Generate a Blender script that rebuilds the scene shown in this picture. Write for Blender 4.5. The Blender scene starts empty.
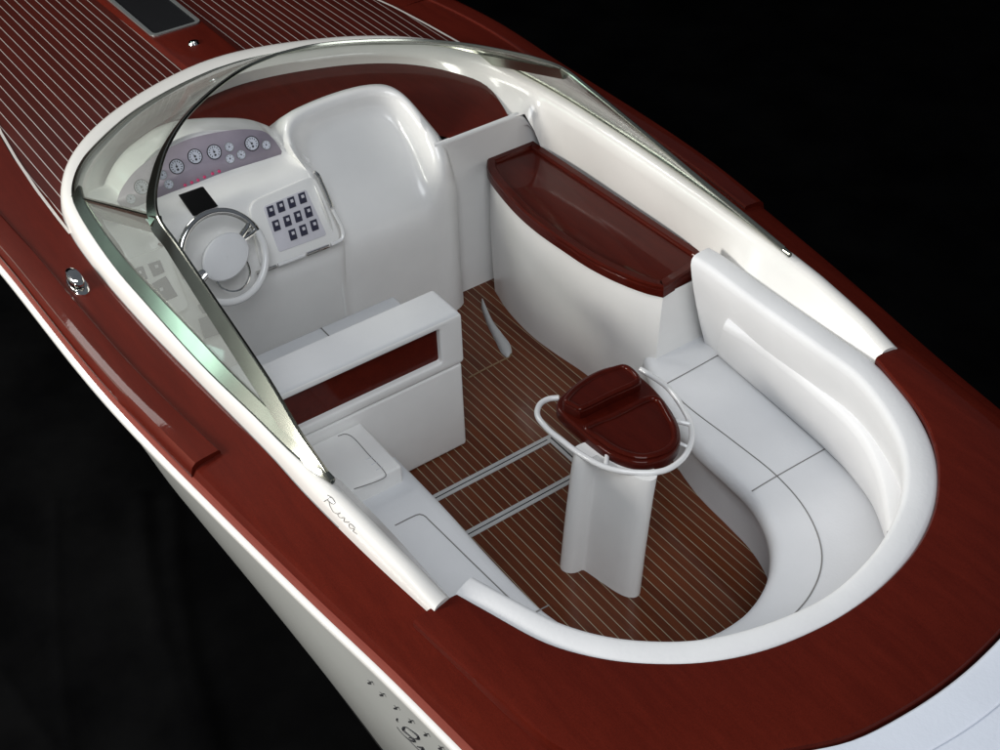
import bpy, bmesh, math, random
import numpy as np
from mathutils import Vector, Matrix
random.seed(3)
scene = bpy.context.scene
COL = scene.collection

# ------------------------------------------------------------------ camera
R = np.array([[-0.5810582553851977, -0.8134342987085746, -0.026380779616977587],
              [-0.517867107484888, 0.39454342467303, -0.7590448899882976],
              [0.6278415109197111, -0.4273875615080138, -0.6505035814154199]])
CAM = np.array([-3.2009195936994517, 2.6579135107047325, 5.0])
F = 1280.0
cd = bpy.data.cameras.new('camera'); cam = bpy.data.objects.new('camera', cd); COL.objects.link(cam)
cd.sensor_width = 36; cd.lens = F / 1000 * 36; cd.clip_start = .05; cd.clip_end = 300
Mx = Matrix.Identity(4)
for i in range(3):
    Mx[i][0] = R[0][i]; Mx[i][1] = -R[1][i]; Mx[i][2] = -R[2][i]; Mx[i][3] = CAM[i]
cam.matrix_world = Mx
scene.camera = cam
scene.render.resolution_x = 1024; scene.render.resolution_y = 768

# ------------------------------------------------------------------ world, lamps, exposure
w = bpy.data.worlds.new('World'); scene.world = w; w.use_nodes = True
w.node_tree.nodes['Background'].inputs[0].default_value = (.80, .88, 1.0, 1)
w.node_tree.nodes['Background'].inputs[1].default_value = .12
def area(name, loc, target, size, power, color, size_y=None):
    l = bpy.data.lights.new(name, 'AREA'); l.shape = 'RECTANGLE'; l.size = size; l.size_y = size_y or size
    l.energy = power; l.color = color
    o = bpy.data.objects.new(name, l); COL.objects.link(o)
    o.location = loc
    o.rotation_euler = (Vector(target) - Vector(loc)).to_track_quat('-Z', 'Y').to_euler()
    return o
area('key_lamp', (3.6, 9.2, 4.6), (.3, 0, .9), 2.8, 1060, (1.0, .96, .905), 2.4)
area('bow_lamp', (9.0, 2.2, 8.6), (.5, .6, 1.2), 2.6, 250, (1.0, .975, .94), 2.6)
area('teal_reflection_light', (9.5, 7.5, 3.6), (1, 1.3, 1.4), 4.0, 100, (.64, 1.0, .88), 2.0)  # added lamp without a real source, gives the windscreen frame teal reflections
area('window_light', (-4.4, 3.0, 9.0), (.3, 0, .8), 5.0, 480, (.925, .96, 1.0), 5.0)
scene.view_settings.view_transform = 'Standard'; scene.view_settings.look = 'None'
scene.view_settings.exposure = 0; scene.view_settings.gamma = 1
scene.render.engine = 'CYCLES'

# ------------------------------------------------------------------ helpers
def catmull(pts, n=60, closed=False):
    P = np.array(pts, float)
    if len(P) < 3: 
        t = np.linspace(0, 1, n)[:, None]; return P[0] * (1 - t) + P[-1] * t
    if closed: Q = np.vstack([P[-1], P, P[0], P[1]])
    else: Q = np.vstack([2 * P[0] - P[1], P, 2 * P[-1] - P[-2]])
    out = []
    m = len(Q) - 3
    for i in range(m):
        p0, p1, p2, p3 = Q[i:i + 4]
        # centripetal
        d1 = max(np.linalg.norm(p1 - p0), 1e-6) ** .5; d2 = max(np.linalg.norm(p2 - p1), 1e-6) ** .5; d3 = max(np.linalg.norm(p3 - p2), 1e-6) ** .5
        t0, t1 = 0, d1; t2 = t1 + d2; t3 = t2 + d3
        for s in np.linspace(0, 1, 24, endpoint=False):
            t = t1 + s * (t2 - t1)
            A1 = (t1 - t) / (t1 - t0) * p0 + (t - t0) / (t1 - t0) * p1
            A2 = (t2 - t) / (t2 - t1) * p1 + (t - t1) / (t2 - t1) * p2
            A3 = (t3 - t) / (t3 - t2) * p2 + (t - t2) / (t3 - t2) * p3
            B1 = (t2 - t) / (t2 - t0) * A1 + (t - t0) / (t2 - t0) * A2
            B2 = (t3 - t) / (t3 - t1) * A2 + (t - t1) / (t3 - t1) * A3
            out.append((t2 - t) / (t2 - t1) * B1 + (t - t1) / (t2 - t1) * B2)
    out.append(Q[-2])
    out = np.array(out)
    s = np.r_[0, np.cumsum(np.linalg.norm(np.diff(out, axis=0), axis=1))]
    if closed: u = np.linspace(0, s[-1], n, endpoint=False)
    else: u = np.linspace(0, s[-1], n)
    return np.array([[np.interp(v, s, out[:, k]) for k in range(out.shape[1])] for v in u])

def smooth(xs, ys):
    "smooth function through samples (x ascending)"
    xs = np.array(xs, float); ys = np.array(ys, float)
    m = np.gradient(ys, xs)
    def f(x):
        x = min(max(x, xs[0]), xs[-1]); i = int(np.clip(np.searchsorted(xs, x) - 1, 0, len(xs) - 2))
        h = xs[i + 1] - xs[i]; t = (x - xs[i]) / h
        return float((2*t**3-3*t*t+1)*ys[i]+(t**3-2*t*t+t)*h*m[i]+(-2*t**3+3*t*t)*ys[i+1]+(t**3-t*t)*h*m[i+1])
    return f

def ray(px, py):
    return R.T @ np.array([px - 500., py - 375., F])
def at(px, py, z):
    d = ray(px, py); return CAM + d * ((z - CAM[2]) / d[2])
def atx(px, py, g):
    "point measured in the photograph lying on the surface x = g(z)"
    d = ray(px, py)
    lo, hi = 2.2 / F, 2.2 / F
    ts = np.linspace(3.5, 12, 500) / np.linalg.norm(d)
    prev = None
    for t in ts:
        p = CAM + d * t; v = p[0] - g(p[2])
        if prev is not None and v > 0:
            a, b = prev, t
            for _ in range(30):
                m = (a + b) / 2; p = CAM + d * m
                if p[0] - g(p[2]) > 0: b = m
                else: a = m
            return CAM + d * b
        prev = t
    raise RuntimeError('no hit')

def link(name, me, mat, parent=None, smooth_=True, angle=35):
    o = bpy.data.objects.new(name, me); COL.objects.link(o)
    if mat is not None: me.materials.append(mat)
    if smooth_:
        for p in me.polygons: p.use_smooth = True
        try: me.set_sharp_from_angle(angle=math.radians(angle))
        except Exception: pass
    if parent is not None: o.parent = parent
    return o
class MB:
    def __init__(s): s.v = []; s.f = []
    def add(s, vs, fs):
        b = len(s.v); s.v += [tuple(map(float, v)) for v in vs]; s.f += [tuple(b + i for i in f) for f in fs]
    def grid(s, rows, cu=False, cv=False):
        n = len(rows); m = len(rows[0]); fs = []
        for i in range(n if cu else n - 1):
            for j in range(m if cv else m - 1):
                a = i * m + j; b = i * m + (j + 1) % m; c = ((i + 1) % n) * m + (j + 1) % m; d = ((i + 1) % n) * m + j
                fs.append((a, b, c, d))
        s.add([p for r in rows for p in r], fs)
    def cap(s, loop):
        s.add(loop, [tuple(range(len(loop)))])
    def tube(s, path, r, seg=10, closed=False, caps=True, up=(0, 0, 1)):
        P = [np.array(p, float) for p in path]; n = len(P); rows = []
        rr = r if hasattr(r, '__len__') else [r] * n
        N = None
        for i in range(n):
            if closed: t = P[(i + 1) % n] - P[i - 1]
            else: t = P[min(i + 1, n - 1)] - P[max(i - 1, 0)]
            t /= np.linalg.norm(t) + 1e-12
            if N is None:
                N = np.cross(t, up)
                if np.linalg.norm(N) < 1e-3: N = np.cross(t, (1, 0, 0))
            N = N - t * (N @ t); N /= np.linalg.norm(N); B = np.cross(t, N)
            rows.append([P[i] + rr[i] * (math.cos(a) * N + math.sin(a) * B) for a in np.linspace(0, 2 * math.pi, seg, endpoint=False)])
        s.grid(rows, closed, True)
        if not closed and caps: s.cap(rows[0][::-1]); s.cap(rows[-1])
    def prism(s, loop, z0, z1, bev=0, bev_bottom=False):
        "loop of (x,y) extruded z0..z1 with rounded top edge"
        L = np.array(loop, float)[:, :2]; n = len(L)
        c = L.mean(0)
        area_ = 0.5 * sum(L[i][0] * L[(i + 1) % n][1] - L[(i + 1) % n][0] * L[i][1] for i in range(n))
        def off(d):
            out = []
            for i in range(n):
                t = L[(i + 1) % n] - L[i - 1]; t = t / (np.linalg.norm(t) + 1e-12)
                nn = np.array([t[1], -t[0]]) * (1 if area_ > 0 else -1)
                out.append(L[i] - nn * d)
            return out
        levels = []
        if bev and bev_bottom:
            for a in (0, 30, 60): levels.append((bev * (1 - math.sin(math.radians(a))), z0 + bev * (1 - math.cos(math.radians(a)))))
            levels.append((0, z0 + bev))
        else: levels.append((0, z0))
        if bev:
            levels.append((0, z1 - bev))
            for a in (22, 45, 67, 90): levels.append((bev * (1 - math.cos(math.radians(a))), z1 - bev * (1 - math.sin(math.radians(a)))))
        else: levels.append((0, z1))
        rows = [[(q[0], q[1], z) for q in off(d)] for d, z in levels]
        s.grid(rows, False, True); s.cap(rows[-1]); s.cap(rows[0][::-1])
    def box(s, p0, p1):
        x0, y0, z0 = p0; x1, y1, z1 = p1
        s.add([(x0,y0,z0),(x1,y0,z0),(x1,y1,z0),(x0,y1,z0),(x0,y0,z1),(x1,y0,z1),(x1,y1,z1),(x0,y1,z1)],
              [(0,3,2,1),(4,5,6,7),(0,1,5,4),(1,2,6,5),(2,3,7,6),(3,0,4,7)])
    def build(s, name, mat, parent=None, angle=35, bevel=0, thick=0, recalc=True, sm=True):
        me = bpy.data.meshes.new(name); me.from_pydata(s.v, [], s.f)
        bm = bmesh.new(); bm.from_mesh(me)
        bmesh.ops.remove_doubles(bm, verts=bm.verts, dist=1e-5)
        if bevel:
            ed = [e for e in bm.edges if len(e.link_faces) == 2 and e.calc_face_angle(0) > math.radians(40)]
            bmesh.ops.bevel(bm, geom=ed, offset=bevel, segments=3, profile=.5, affect='EDGES')
        if recalc: bmesh.ops.recalc_face_normals(bm, faces=bm.faces)
        bm.to_mesh(me); bm.free(); me.update()
        o = link(name, me, mat, parent, sm, angle)
        if thick:
            m = o.modifiers.new('thickness', 'SOLIDIFY'); m.thickness = thick; m.offset = 0
        return o

def plane_frame(o, u, v):
    o = np.array(o, float); u = np.array(u, float); v = np.array(v, float)
    u /= np.linalg.norm(u); v = v - u * (u @ v); v /= np.linalg.norm(v)
    return o, u, v, np.cross(u, v)
def disc(mb, fr, r0, r1, h0, h1, seg=24, r_in=None):
    o, u, v, n = fr
    A = np.linspace(0, 2 * math.pi, seg, endpoint=False)
    a = [o + r0 * (math.cos(t) * u + math.sin(t) * v) + n * h0 for t in A]
    b = [o + r1 * (math.cos(t) * u + math.sin(t) * v) + n * h1 for t in A]
    mb.grid([a, b], False, True)
    if r_in: 
        c = [o + r_in * (math.cos(t) * u + math.sin(t) * v) + n * h1 for t in A]
        d = [o + r_in * (math.cos(t) * u + math.sin(t) * v) + n * h0 for t in A]
        mb.grid([b, c, d], False, True)
    else: mb.cap(b)

# ------------------------------------------------------------------ materials
def mat_new(name):
    m = bpy.data.materials.new(name); m.use_nodes = True
    nt = m.node_tree; b = nt.nodes['Principled BSDF']; return m, nt, b
def N(nt, t, **k):
    n = nt.nodes.new(t)
    for a, v in k.items(): setattr(n, a, v)
    return n
def coords(nt, scale=(1, 1, 1)):
    tc = N(nt, 'ShaderNodeTexCoord'); mp = N(nt, 'ShaderNodeMapping'); mp.inputs['Scale'].default_value = scale
    nt.links.new(tc.outputs['Object'], mp.inputs[0]); return mp.outputs[0]
def noise(nt, vec, scale, detail=4, rough=.55):
    n = N(nt, 'ShaderNodeTexNoise'); n.inputs['Scale'].default_value = scale; n.inputs['Detail'].default_value = detail
    n.inputs['Roughness'].default_value = rough; nt.links.new(vec, n.inputs['Vector']); return n.outputs['Fac']
def ramp(nt, fac, stops):
    r = N(nt, 'ShaderNodeValToRGB'); e = r.color_ramp.elements
    e[0].position, e[0].color = stops[0][0], (*stops[0][1], 1); e[1].position, e[1].color = stops[-1][0], (*stops[-1][1], 1)
    for p, c in stops[1:-1]:
        q = e.new(p); q.color = (*c, 1)
    nt.links.new(fac, r.inputs[0]); return r.outputs[0]
def bump(nt, b, fac, strength, dist=.01):
    n = N(nt, 'ShaderNodeBump'); n.inputs['Strength'].default_value = strength; n.inputs['Distance'].default_value = dist
    nt.links.new(fac, n.inputs['Height']); nt.links.new(n.outputs[0], b.inputs['Normal'])

def white_paint(name, col=(.74, .74, .72), rough=.28, coat=.35, bumpy=.04):
    m, nt, b = mat_new(name)
    if rough >= .5: b.inputs['Specular IOR Level'].default_value = .25
    v = coords(nt); f = noise(nt, v, 3.0, 5)
    c = ramp(nt, f, [(.3, tuple(x * .96 for x in col)), (.7, tuple(min(1, x * 1.02) for x in col))])
    nt.links.new(c, b.inputs['Base Color'])
    b.inputs['Roughness'].default_value = rough
    b.inputs['Coat Weight'].default_value = coat; b.inputs['Coat Roughness'].default_value = .08
    bump(nt, b, noise(nt, v, 60, 3), bumpy, .004)
    return m
GEL = white_paint('white_gelcoat', (.83, .825, .81))
GELW = white_paint('warm_gelcoat', (.75, .738, .71), .22, .45, .02)
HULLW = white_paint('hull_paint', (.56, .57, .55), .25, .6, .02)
VINYL = white_paint('white_upholstery', (.72, .725, .735), .65, .0, .2)
SEATM = white_paint('seat_upholstery', (.66, .67, .69), .55, .0, .2)
PADM = white_paint('sunpad_upholstery', (.62, .66, .74), .55, .0, .2)
TUBEW = white_paint('white_enamel', (.78, .78, .78), .25, .5, .0)

def mahogany(name, dark, light, scale=(1.2, 9, 9), coat=.28, rough=.45, metal=0):
    m, nt, b = mat_new(name)
    v = coords(nt, scale); f = noise(nt, v, 2.2, 8, .62)
    g = noise(nt, coords(nt, (6, 60, 60)), 2.0, 6, .7)
    mx = N(nt, 'ShaderNodeMix'); mx.data_type = 'FLOAT'; mx.inputs[0].default_value = .35
    nt.links.new(f, mx.inputs[2]); nt.links.new(g, mx.inputs[3])
    c = ramp(nt, mx.outputs[0], [(.35, dark), (.65, light)])
    fl_ = noise(nt, coords(nt), 240, 2, .6)            # fine flake in the stained varnish
    hs_ = N(nt, 'ShaderNodeHueSaturation'); mr_ = N(nt, 'ShaderNodeMapRange'); mr_.inputs[3].default_value = .55; mr_.inputs[4].default_value = 1.45
    nt.links.new(fl_, mr_.inputs[0]); nt.links.new(mr_.outputs[0], hs_.inputs['Value']); nt.links.new(c, hs_.inputs['Color'])
    nt.links.new(hs_.outputs[0], b.inputs['Base Color'])
    b.inputs['Roughness'].default_value = rough
    b.inputs['Coat Weight'].default_value = coat; b.inputs['Coat Roughness'].default_value = .04
    b.inputs['Specular IOR Level'].default_value = .12; b.inputs['Specular Tint'].default_value = (1.0, .22, .10, 1); b.inputs['Metallic'].default_value = metal
    n2 = N(nt, 'ShaderNodeBump'); n2.inputs['Strength'].default_value = .12; n2.inputs['Distance'].default_value = .003
    nt.links.new(noise(nt, coords(nt), 9, 3), n2.inputs['Height']); nt.links.new(n2.outputs[0], b.inputs['Coat Normal'])
    return m
WOOD = mahogany('varnished_mahogany', (.058, .0056, .0030), (.082, .0086, .0044), metal=0)
WOODD = mahogany('dark_mahogany', (.036, .0032, .0018), (.058, .0056, .0028), metal=0)

def planks(name, dark, light, seam, pitch, width, phase=0., coat=.3):
    m, nt, b = mat_new(name)
    tc = N(nt, 'ShaderNodeTexCoord'); sp = N(nt, 'ShaderNodeSeparateXYZ'); nt.links.new(tc.outputs['Object'], sp.inputs[0])
    def math_(op, a, bb=None):
        n = N(nt, 'ShaderNodeMath', operation=op)
        for i, q in enumerate((a, bb)):
            if q is None: continue
            if isinstance(q, (int, float)): n.inputs[i].default_value = q
            else: nt.links.new(q, n.inputs[i])
        return n.outputs[0]
    u = math_('DIVIDE', math_('ADD', sp.outputs[1], 20 * pitch + phase), pitch)
    fr = math_('FRACT', u); idx = math_('FLOOR', u)
    line = math_('LESS_THAN', fr, width / pitch)
    wn = N(nt, 'ShaderNodeTexWhiteNoise', noise_dimensions='1D'); nt.links.new(idx, wn.inputs['W'])
    f = noise(nt, coords(nt, (3, 26, 10)), 3, 6, .65)
    a = math_('ADD', math_('MULTIPLY', wn.outputs[0], .35), math_('MULTIPLY', f, .75))
    c = ramp(nt, a, [(.25, dark), (.8, light)])
    mx = N(nt, 'ShaderNodeMix'); mx.data_type = 'RGBA'
    nt.links.new(line, mx.inputs[0]); nt.links.new(c, mx.inputs[6]); mx.inputs[7].default_value = (*seam, 1)
    nt.links.new(mx.outputs[2], b.inputs['Base Color'])
    b.inputs['Roughness'].default_value = .4; b.inputs['Coat Weight'].default_value = coat; b.inputs['Coat Roughness'].default_value = .12
    b.inputs['Specular IOR Level'].default_value = .12
    return m
DECKM = planks('planked_mahogany', (.040, .0052, .0032), (.064, .0086, .0050), (.42, .385, .36), .0545, .0044, phase=.02)
FLOORM = planks('teak_floor', (.062, .0145, .0052), (.115, .030, .0100), (.27, .24, .17), .0468, .0040, phase=.028, coat=.3)

def simple(name, col, rough=.4, metal=0, coat=0, spec=.5):
    m, nt, b = mat_new(name)
    f = noise(nt, coords(nt), 12, 4)
    c = ramp(nt, f, [(.3, tuple(x * .93 for x in col)), (.7, tuple(min(1, x * 1.04) for x in col))])
    nt.links.new(c, b.inputs['Base Color']); b.inputs['Roughness'].default_value = rough; b.inputs['Metallic'].default_value = metal
    b.inputs['Coat Weight'].default_value = coat; b.inputs['Specular IOR Level'].default_value = spec
    return m
CHROME = simple('chrome', (.82, .82, .80), .07, 1)
STEEL = simple('frame_steel', (.40, .41, .35), .2, 1)
ALU = simple('brushed_aluminium', (.42, .44, .43), .35, .8)
BLACK = simple('black_plastic', (.010, .010, .011), .25)
SEAML = simple('seam_caulk', (.19, .185, .18), .7)
DARKSW = simple('switch_face', (.028, .028, .055), .35)
LILAC = simple('lilac_panel', (.35, .305, .365), .5)
PALE = simple('pale_panel', (.62, .61, .66), .45)
DIAL = simple('gauge_dial', (.66, .68, .76), .4)
INK = simple('black_ink', (.03, .03, .035), .5)
MAGENTA = simple('red_lamp', (.62, .05, .16), .35)
GASKET = simple('rubber_gasket', (.025, .035, .03), .4)
STRIPEW = simple('inlay_white', (.52, .49, .46), .5)
STRIPG = simple('grey_strip', (.40, .40, .40), .45)
BRASS = simple('dull_brass', (.20, .13, .07), .5, .2)
BOTTOM = simple('black_bottom_paint', (.008, .008, .008), .6)
MATTE = simple('matte_screen', (.006, .006, .006), .7, 0, 0, .1)
PINK = simple('varnished_edge', (.21, .045, .03), .25, 0, 1.)
CLOTH = None
m, nt, b = mat_new('black_velvet'); CLOTH = m
nt.links.new(ramp(nt, noise(nt, coords(nt), 1.5, 5), [(.35, (.0012, .0012, .0014)), (.7, (.0034, .0034, .0036))]), b.inputs['Base Color'])
b.inputs['Roughness'].default_value = .95; b.inputs['Specular IOR Level'].default_value = .02
# windscreen glass: clear tinted acrylic, reflected white haze painted in as a diffuse share
m, nt, b = mat_new('windscreen_glass'); GLASS = m
out = nt.nodes['Material Output']
tr = N(nt, 'ShaderNodeBsdfTransparent'); tr.inputs[0].default_value = (.93, .95, .93, 1)
gl = N(nt, 'ShaderNodeBsdfGlossy'); gl.inputs['Roughness'].default_value = .03
df = N(nt, 'ShaderNodeBsdfDiffuse'); df.inputs[0].default_value = (.62, .63, .60, 1)
lwn = N(nt, 'ShaderNodeLayerWeight'); lwn.inputs[0].default_value = .5
pw = N(nt, 'ShaderNodeMath', operation='POWER'); pw.inputs[1].default_value = 4.0; nt.links.new(lwn.outputs['Facing'], pw.inputs[0])
lw = N(nt, 'ShaderNodeMath', operation='MULTIPLY_ADD'); lw.inputs[1].default_value = .6; lw.inputs[2].default_value = .035; nt.links.new(pw.outputs[0], lw.inputs[0])
m1 = N(nt, 'ShaderNodeMixShader'); m1.inputs[0].default_value = .13
nt.links.new(tr.outputs[0], m1.inputs[1]); nt.links.new(df.outputs[0], m1.inputs[2])
m2 = N(nt, 'ShaderNodeMixShader'); nt.links.new(lw.outputs[0], m2.inputs[0]); nt.links.new(m1.outputs[0], m2.inputs[1]); nt.links.new(gl.outputs[0], m2.inputs[2])
nt.links.new(m2.outputs[0], out.inputs[0])

# ------------------------------------------------------------------ setting
def cloth():
    mb = MB(); rows = []
    lines = [[at(a, b_, -1.4)[:2] for a, b_ in q] for q in ([(140, 500), (146, 560), (165, 650), (195, 750), (215, 790)], [(172, 500), (176, 570), (190, 660), (215, 750), (235, 800)], [(0, 670), (55, 750), (80, 790)], [(54, 500), (56, 640), (72, 760)])]
    def dist(p, L_):
        best = 9
        for a, c_ in zip(L_[:-1], L_[1:]):
            t = np.clip((p - a) @ (c_ - a) / ((c_ - a) @ (c_ - a)), 0, 1); best = min(best, float(np.linalg.norm(p - a - t * (c_ - a))))
        return best
    def axis(k, lo, hi, a, c_):
        # fine spacing where the folds lie, coarse elsewhere
        return np.concatenate([np.linspace(lo, a, 50, endpoint=False), np.linspace(a, c_, 150, endpoint=False), np.linspace(c_, hi, 50)])
    allp = np.vstack([np.array(q) for q in lines]); mn, mxx = allp.min(0) - .5, allp.max(0) + .5
    for x in axis(0, -14, 14, mn[0], mxx[0]):
        row = []
        for y in axis(1, -16, 12, mn[1], mxx[1]):
            z = -1.4
            d = (x * .75 + y * .66)
            if mn[0] < x < mxx[0] and mn[1] < y < mxx[1]:
                p = np.array([x, y])
                for q, hh in zip(lines, (.045, .035, .012, .012)): z += hh * math.exp(-(dist(p, q) / (.03 + hh * 1.3)) ** 2)
            z += .06 * math.sin(d * 1.1 + .6 * math.sin(y * .7)) * .5
            row.append((x, y, z))
        rows.append(row)
    mb.grid(rows)
    o = mb.build('ground', CLOTH, None, 80); o['kind'] = 'structure'
    # the cloth hung up as a backdrop beyond the boat
    mb = MB(); rows = []
    for i in range(60):
        s = i / 59; row = []
        for j in range(120):
            a = -2.6 + 3.0 * j / 119
            r = 15.5 + .25 * math.sin(a * 40) * (1 - .5 * s)
            row.append((r * math.cos(a), r * math.sin(a) * .95, -1.5 + 9 * s))
        rows.append(row)
    mb.grid(rows)
    o = mb.build('backdrop', CLOTH, None, 80); o['kind'] = 'structure'
cloth()

# ------------------------------------------------------------------ the boat
boat = bpy.data.objects.new('model_boat', None); COL.objects.link(boat); boat.location = (0, 0, 0)
boat['label'] = 'glossy mahogany and white model runabout motorboat with open cockpit, resting on black cloth'
boat['category'] = 'model boat'

# hull lines: half breadth and height of the sheer
XS = [-4.2, -3.2, -2.2, -1.6, -1.0, -.68, -.25, .41, 1.19, 2.4, 3.2, 4.0, 4.8, 5.6, 6.4, 7.0, 7.5]
yo = smooth(XS, [1.12, 1.20, 1.30, 1.36, 1.424, 1.463, 1.527, 1.612, 1.697, 1.742, 1.765, 1.66, 1.47, 1.18, .78, .40, .02])
zo = smooth(XS, [1.09, 1.11, 1.14, 1.165, 1.19, 1.205, 1.228, 1.257, 1.285, 1.302, 1.31, 1.33, 1.36, 1.40, 1.43, 1.45, 1.46])
def ddrop(x): return float(np.interp(x, [-1.75, -1.0, -.6, .4], [.056, .048, .038, 0]))
def deckz(x, y):
    return 1.425 - .045 * (y / 1.4) ** 2 - .012 * max(0, x - 3.7)

Wout = [(-.62, 1.224), (-.27, 1.268), (.16, 1.306), (.465, 1.318), (1.0, 1.35), (1.6, 1.383), (1.95, 1.391), (2.25, 1.389), (2.48, 1.375), (2.70, 1.34), (2.87, 1.28), (3.08, 1.16), (3.27, .985), (3.43, .76), (3.575, .45), (3.655, .17), (3.67, 0)]
def half_to_full(pts):
    a = list(pts); return a + [(x, -y) for x, y in reversed(a[:-1])]
NC = 161
WO = catmull(half_to_full(Wout), NC)
def wout_y(x):
    "half breadth of the coaming foot at station x"
    pts = WO[:NC // 2 + 1]
    return float(np.interp(x, pts[:, 0], pts[:, 1]))

# --- hull side
for sgn in (1, -1):
    mb = MB(); rows = []
    for x in np.linspace(-4.2, 7.45, 110):
        Y, Z = yo(x), zo(x)
        k = max(0, min(1, (x - 1.15) / 5.6))
        ych = float(np.interp(x, [-4.2, -.2, 1.2, 1.8, 3.0, 4.5, 6.0, 7.4], [1.02, 1.30, 1.30, 1.08, .78, .50, .2, 0]))
        ych = min(ych, Y * .93)
        zc = .02 + .55 * k ** 1.6
        row = []
        for t in np.linspace(0, 1, 12):
            yy = (Y - .015) * (1 - t) + ych * t + .03 * math.sin(math.pi * t) * (1 - 8 * min(k, .35))
            row.append((x, sgn * yy, (Z - .03) * (1 - t) + zc * t))
        rows.append(row)
    mb.grid(rows); mb.build('hull_side', HULLW, boat, 60)
    mb = MB(); rows2 = []
    for r in rows:
        x, y, z = r[-1]
        rows2.append([(x, y + sgn * .004, z + .03), (x, y + sgn * .006, z + .0), (x, y * .96, z - .05), (x, y * .5, z - .5), (x, 0, z - .75)])
    mb.grid(rows2); mb.build('hull_bottom', BOTTOM, boat, 60)
    # white rubbing rail
    mb = MB(); rows = []
    for x in np.linspace(-4.2, 7.45, 160):
        Y, Z = yo(x), zo(x)
        prof = [(-.03, .024), (-.004, .025), (.006, .021), (.012, .010), (.012, -.010), (.006, -.022), (-.03, -.026)]
        rows.append([(x, sgn * (Y + a), Z + bb) for a, bb in prof])
    mb.grid(rows); mb.build('rub_rail', GELW, boat, 50)

# --- mahogany side decks, from the coaming foot out to the sheer
STRIP_END = .60
for sgn in (1, -1):
    mb = MB(); rows = []
    for x in np.linspace(-1.75, 3.7, 190):
        Y, Z = yo(x), zo(x)
        yi = wout_y(x) - .03 if x > -.62 else float(np.interp(x, [-1.75, -.62], [1.06, wout_y(-.62) - .03]))
        if x > 9: pass
        if x > 2.9:
            yi = 1.37 if x < 3.4 else 1.33
            yi = float(np.interp(x, [2.9, 3.4, 3.7], [wout_y(2.9), 1.353, 1.325]))
        zi = deckz(x, 1.32) - .002 - ddrop(x)
        ysh = Y - .058; zsh = Z + .088
        zsh = min(zsh, zi - .008)
        row = [(yi, zi - .02), (yi + .002, zi), (yi * .6 + ysh * .4, zi * .62 + zsh * .38 + .004), (ysh - .05, zsh + .008), (ysh - .012, zsh + .002), (ysh + .012, zsh - .010), (ysh + .022, zsh - .026),
               (Y - .030, Z + .050), (Y - .022, Z + .036), (Y - .022, Z + .02)]
        rows.append([(x, sgn * a, c) for a, c in row])
    mb.grid(rows); mb.build('side_deck', WOOD, boat, 30)
    # foredeck margin board out to the sheer
    mb = MB(); rows = []
    for x in np.linspace(3.7, 7.4, 100):
        Y, Z = yo(x), zo(x)
        yi = max(.0, float(np.interp(x, [3.7, 4.3, 5.5, 6.6, 7.4], [1.32, 1.235, .93, .40, .0])))
        ysh = max(Y - .075, yi + .005); zi = deckz(x, yi) - .002; zsh = max(Z + .06, zi - .1)
        row = [(yi, zi - .02), (yi, zi), (ysh - .03, zsh + .008), (ysh + .01, zsh - .004), (ysh + .03, zsh - .03), (Y - .045, Z + .045), (Y - .03, Z + .02)]
        rows.append([(x, sgn * a, c) for a, c in row])
    mb.grid(rows); mb.build('foredeck_margin', WOOD, boat, 30)
    # thin pinkish varnished edge above the rubbing rail
    mb = MB(); rows = []
    for x in np.linspace(-4.2, 7.4, 160):
        Y, Z = yo(x), zo(x)
        rows.append([(x, sgn * (Y - .034), Z + .050), (x, sgn * (Y - .018), Z + .044), (x, sgn * (Y - .008), Z + .026)])
    mb.grid(rows); mb.build('edge_moulding', PINK, boat, 30)
    # raised toe strip that stops beside the windscreen
    mb = MB(); rows = []
    for x in np.linspace(STRIP_END, 7.2, 150):
        Y, Z = yo(x), zo(x)
        ins = .165 if x < 3.2 else .165 - .01 * min(1, (x - 3.2) / 2)
        yi = Y - ins; zi = deckz(x, min(yi, 1.5)) - .006
        ysh = Y - .056; zsh = Z + .088
        zsh = min(zsh, zi) if x < 3.7 else max(Z + .06, zi - .1)
        zi2 = zi * (1 - .55) + zsh * .55
        row = [(yi, zi2 - .03), (yi, zi2 + .020), (yi + .008, zi2 + .028), (ysh - .03, zsh + .030), (ysh + .004, zsh + .024), (ysh + .022, zsh + .006), (ysh + .030, zsh - .02), (Y - .024, Z + .06), (Y - .022, Z + .035)]
        rows.append([(x, sgn * a, c) for a, c in row])
    mb.grid(rows); mb.cap(rows[0]); mb.build('toe_strip', WOOD, boat, 30)

# --- planked foredeck
mb = MB(); rows = []
def margin(x): return max(.0, float(np.interp(x, [2.2, 2.66, 3.0, 3.38, 3.72, 4.3, 5.5, 6.6, 7.4], [1.385, 1.38, 1.372, 1.35, 1.32, 1.235, .93, .40, 0])))
for x in np.linspace(2.25, 7.3, 150):
    mg = margin(x); row = []
    for j in range(61):
        y = -mg + 2 * mg * j / 60
        row.append((x, y, deckz(x, y)))
    rows.append(row)
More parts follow.
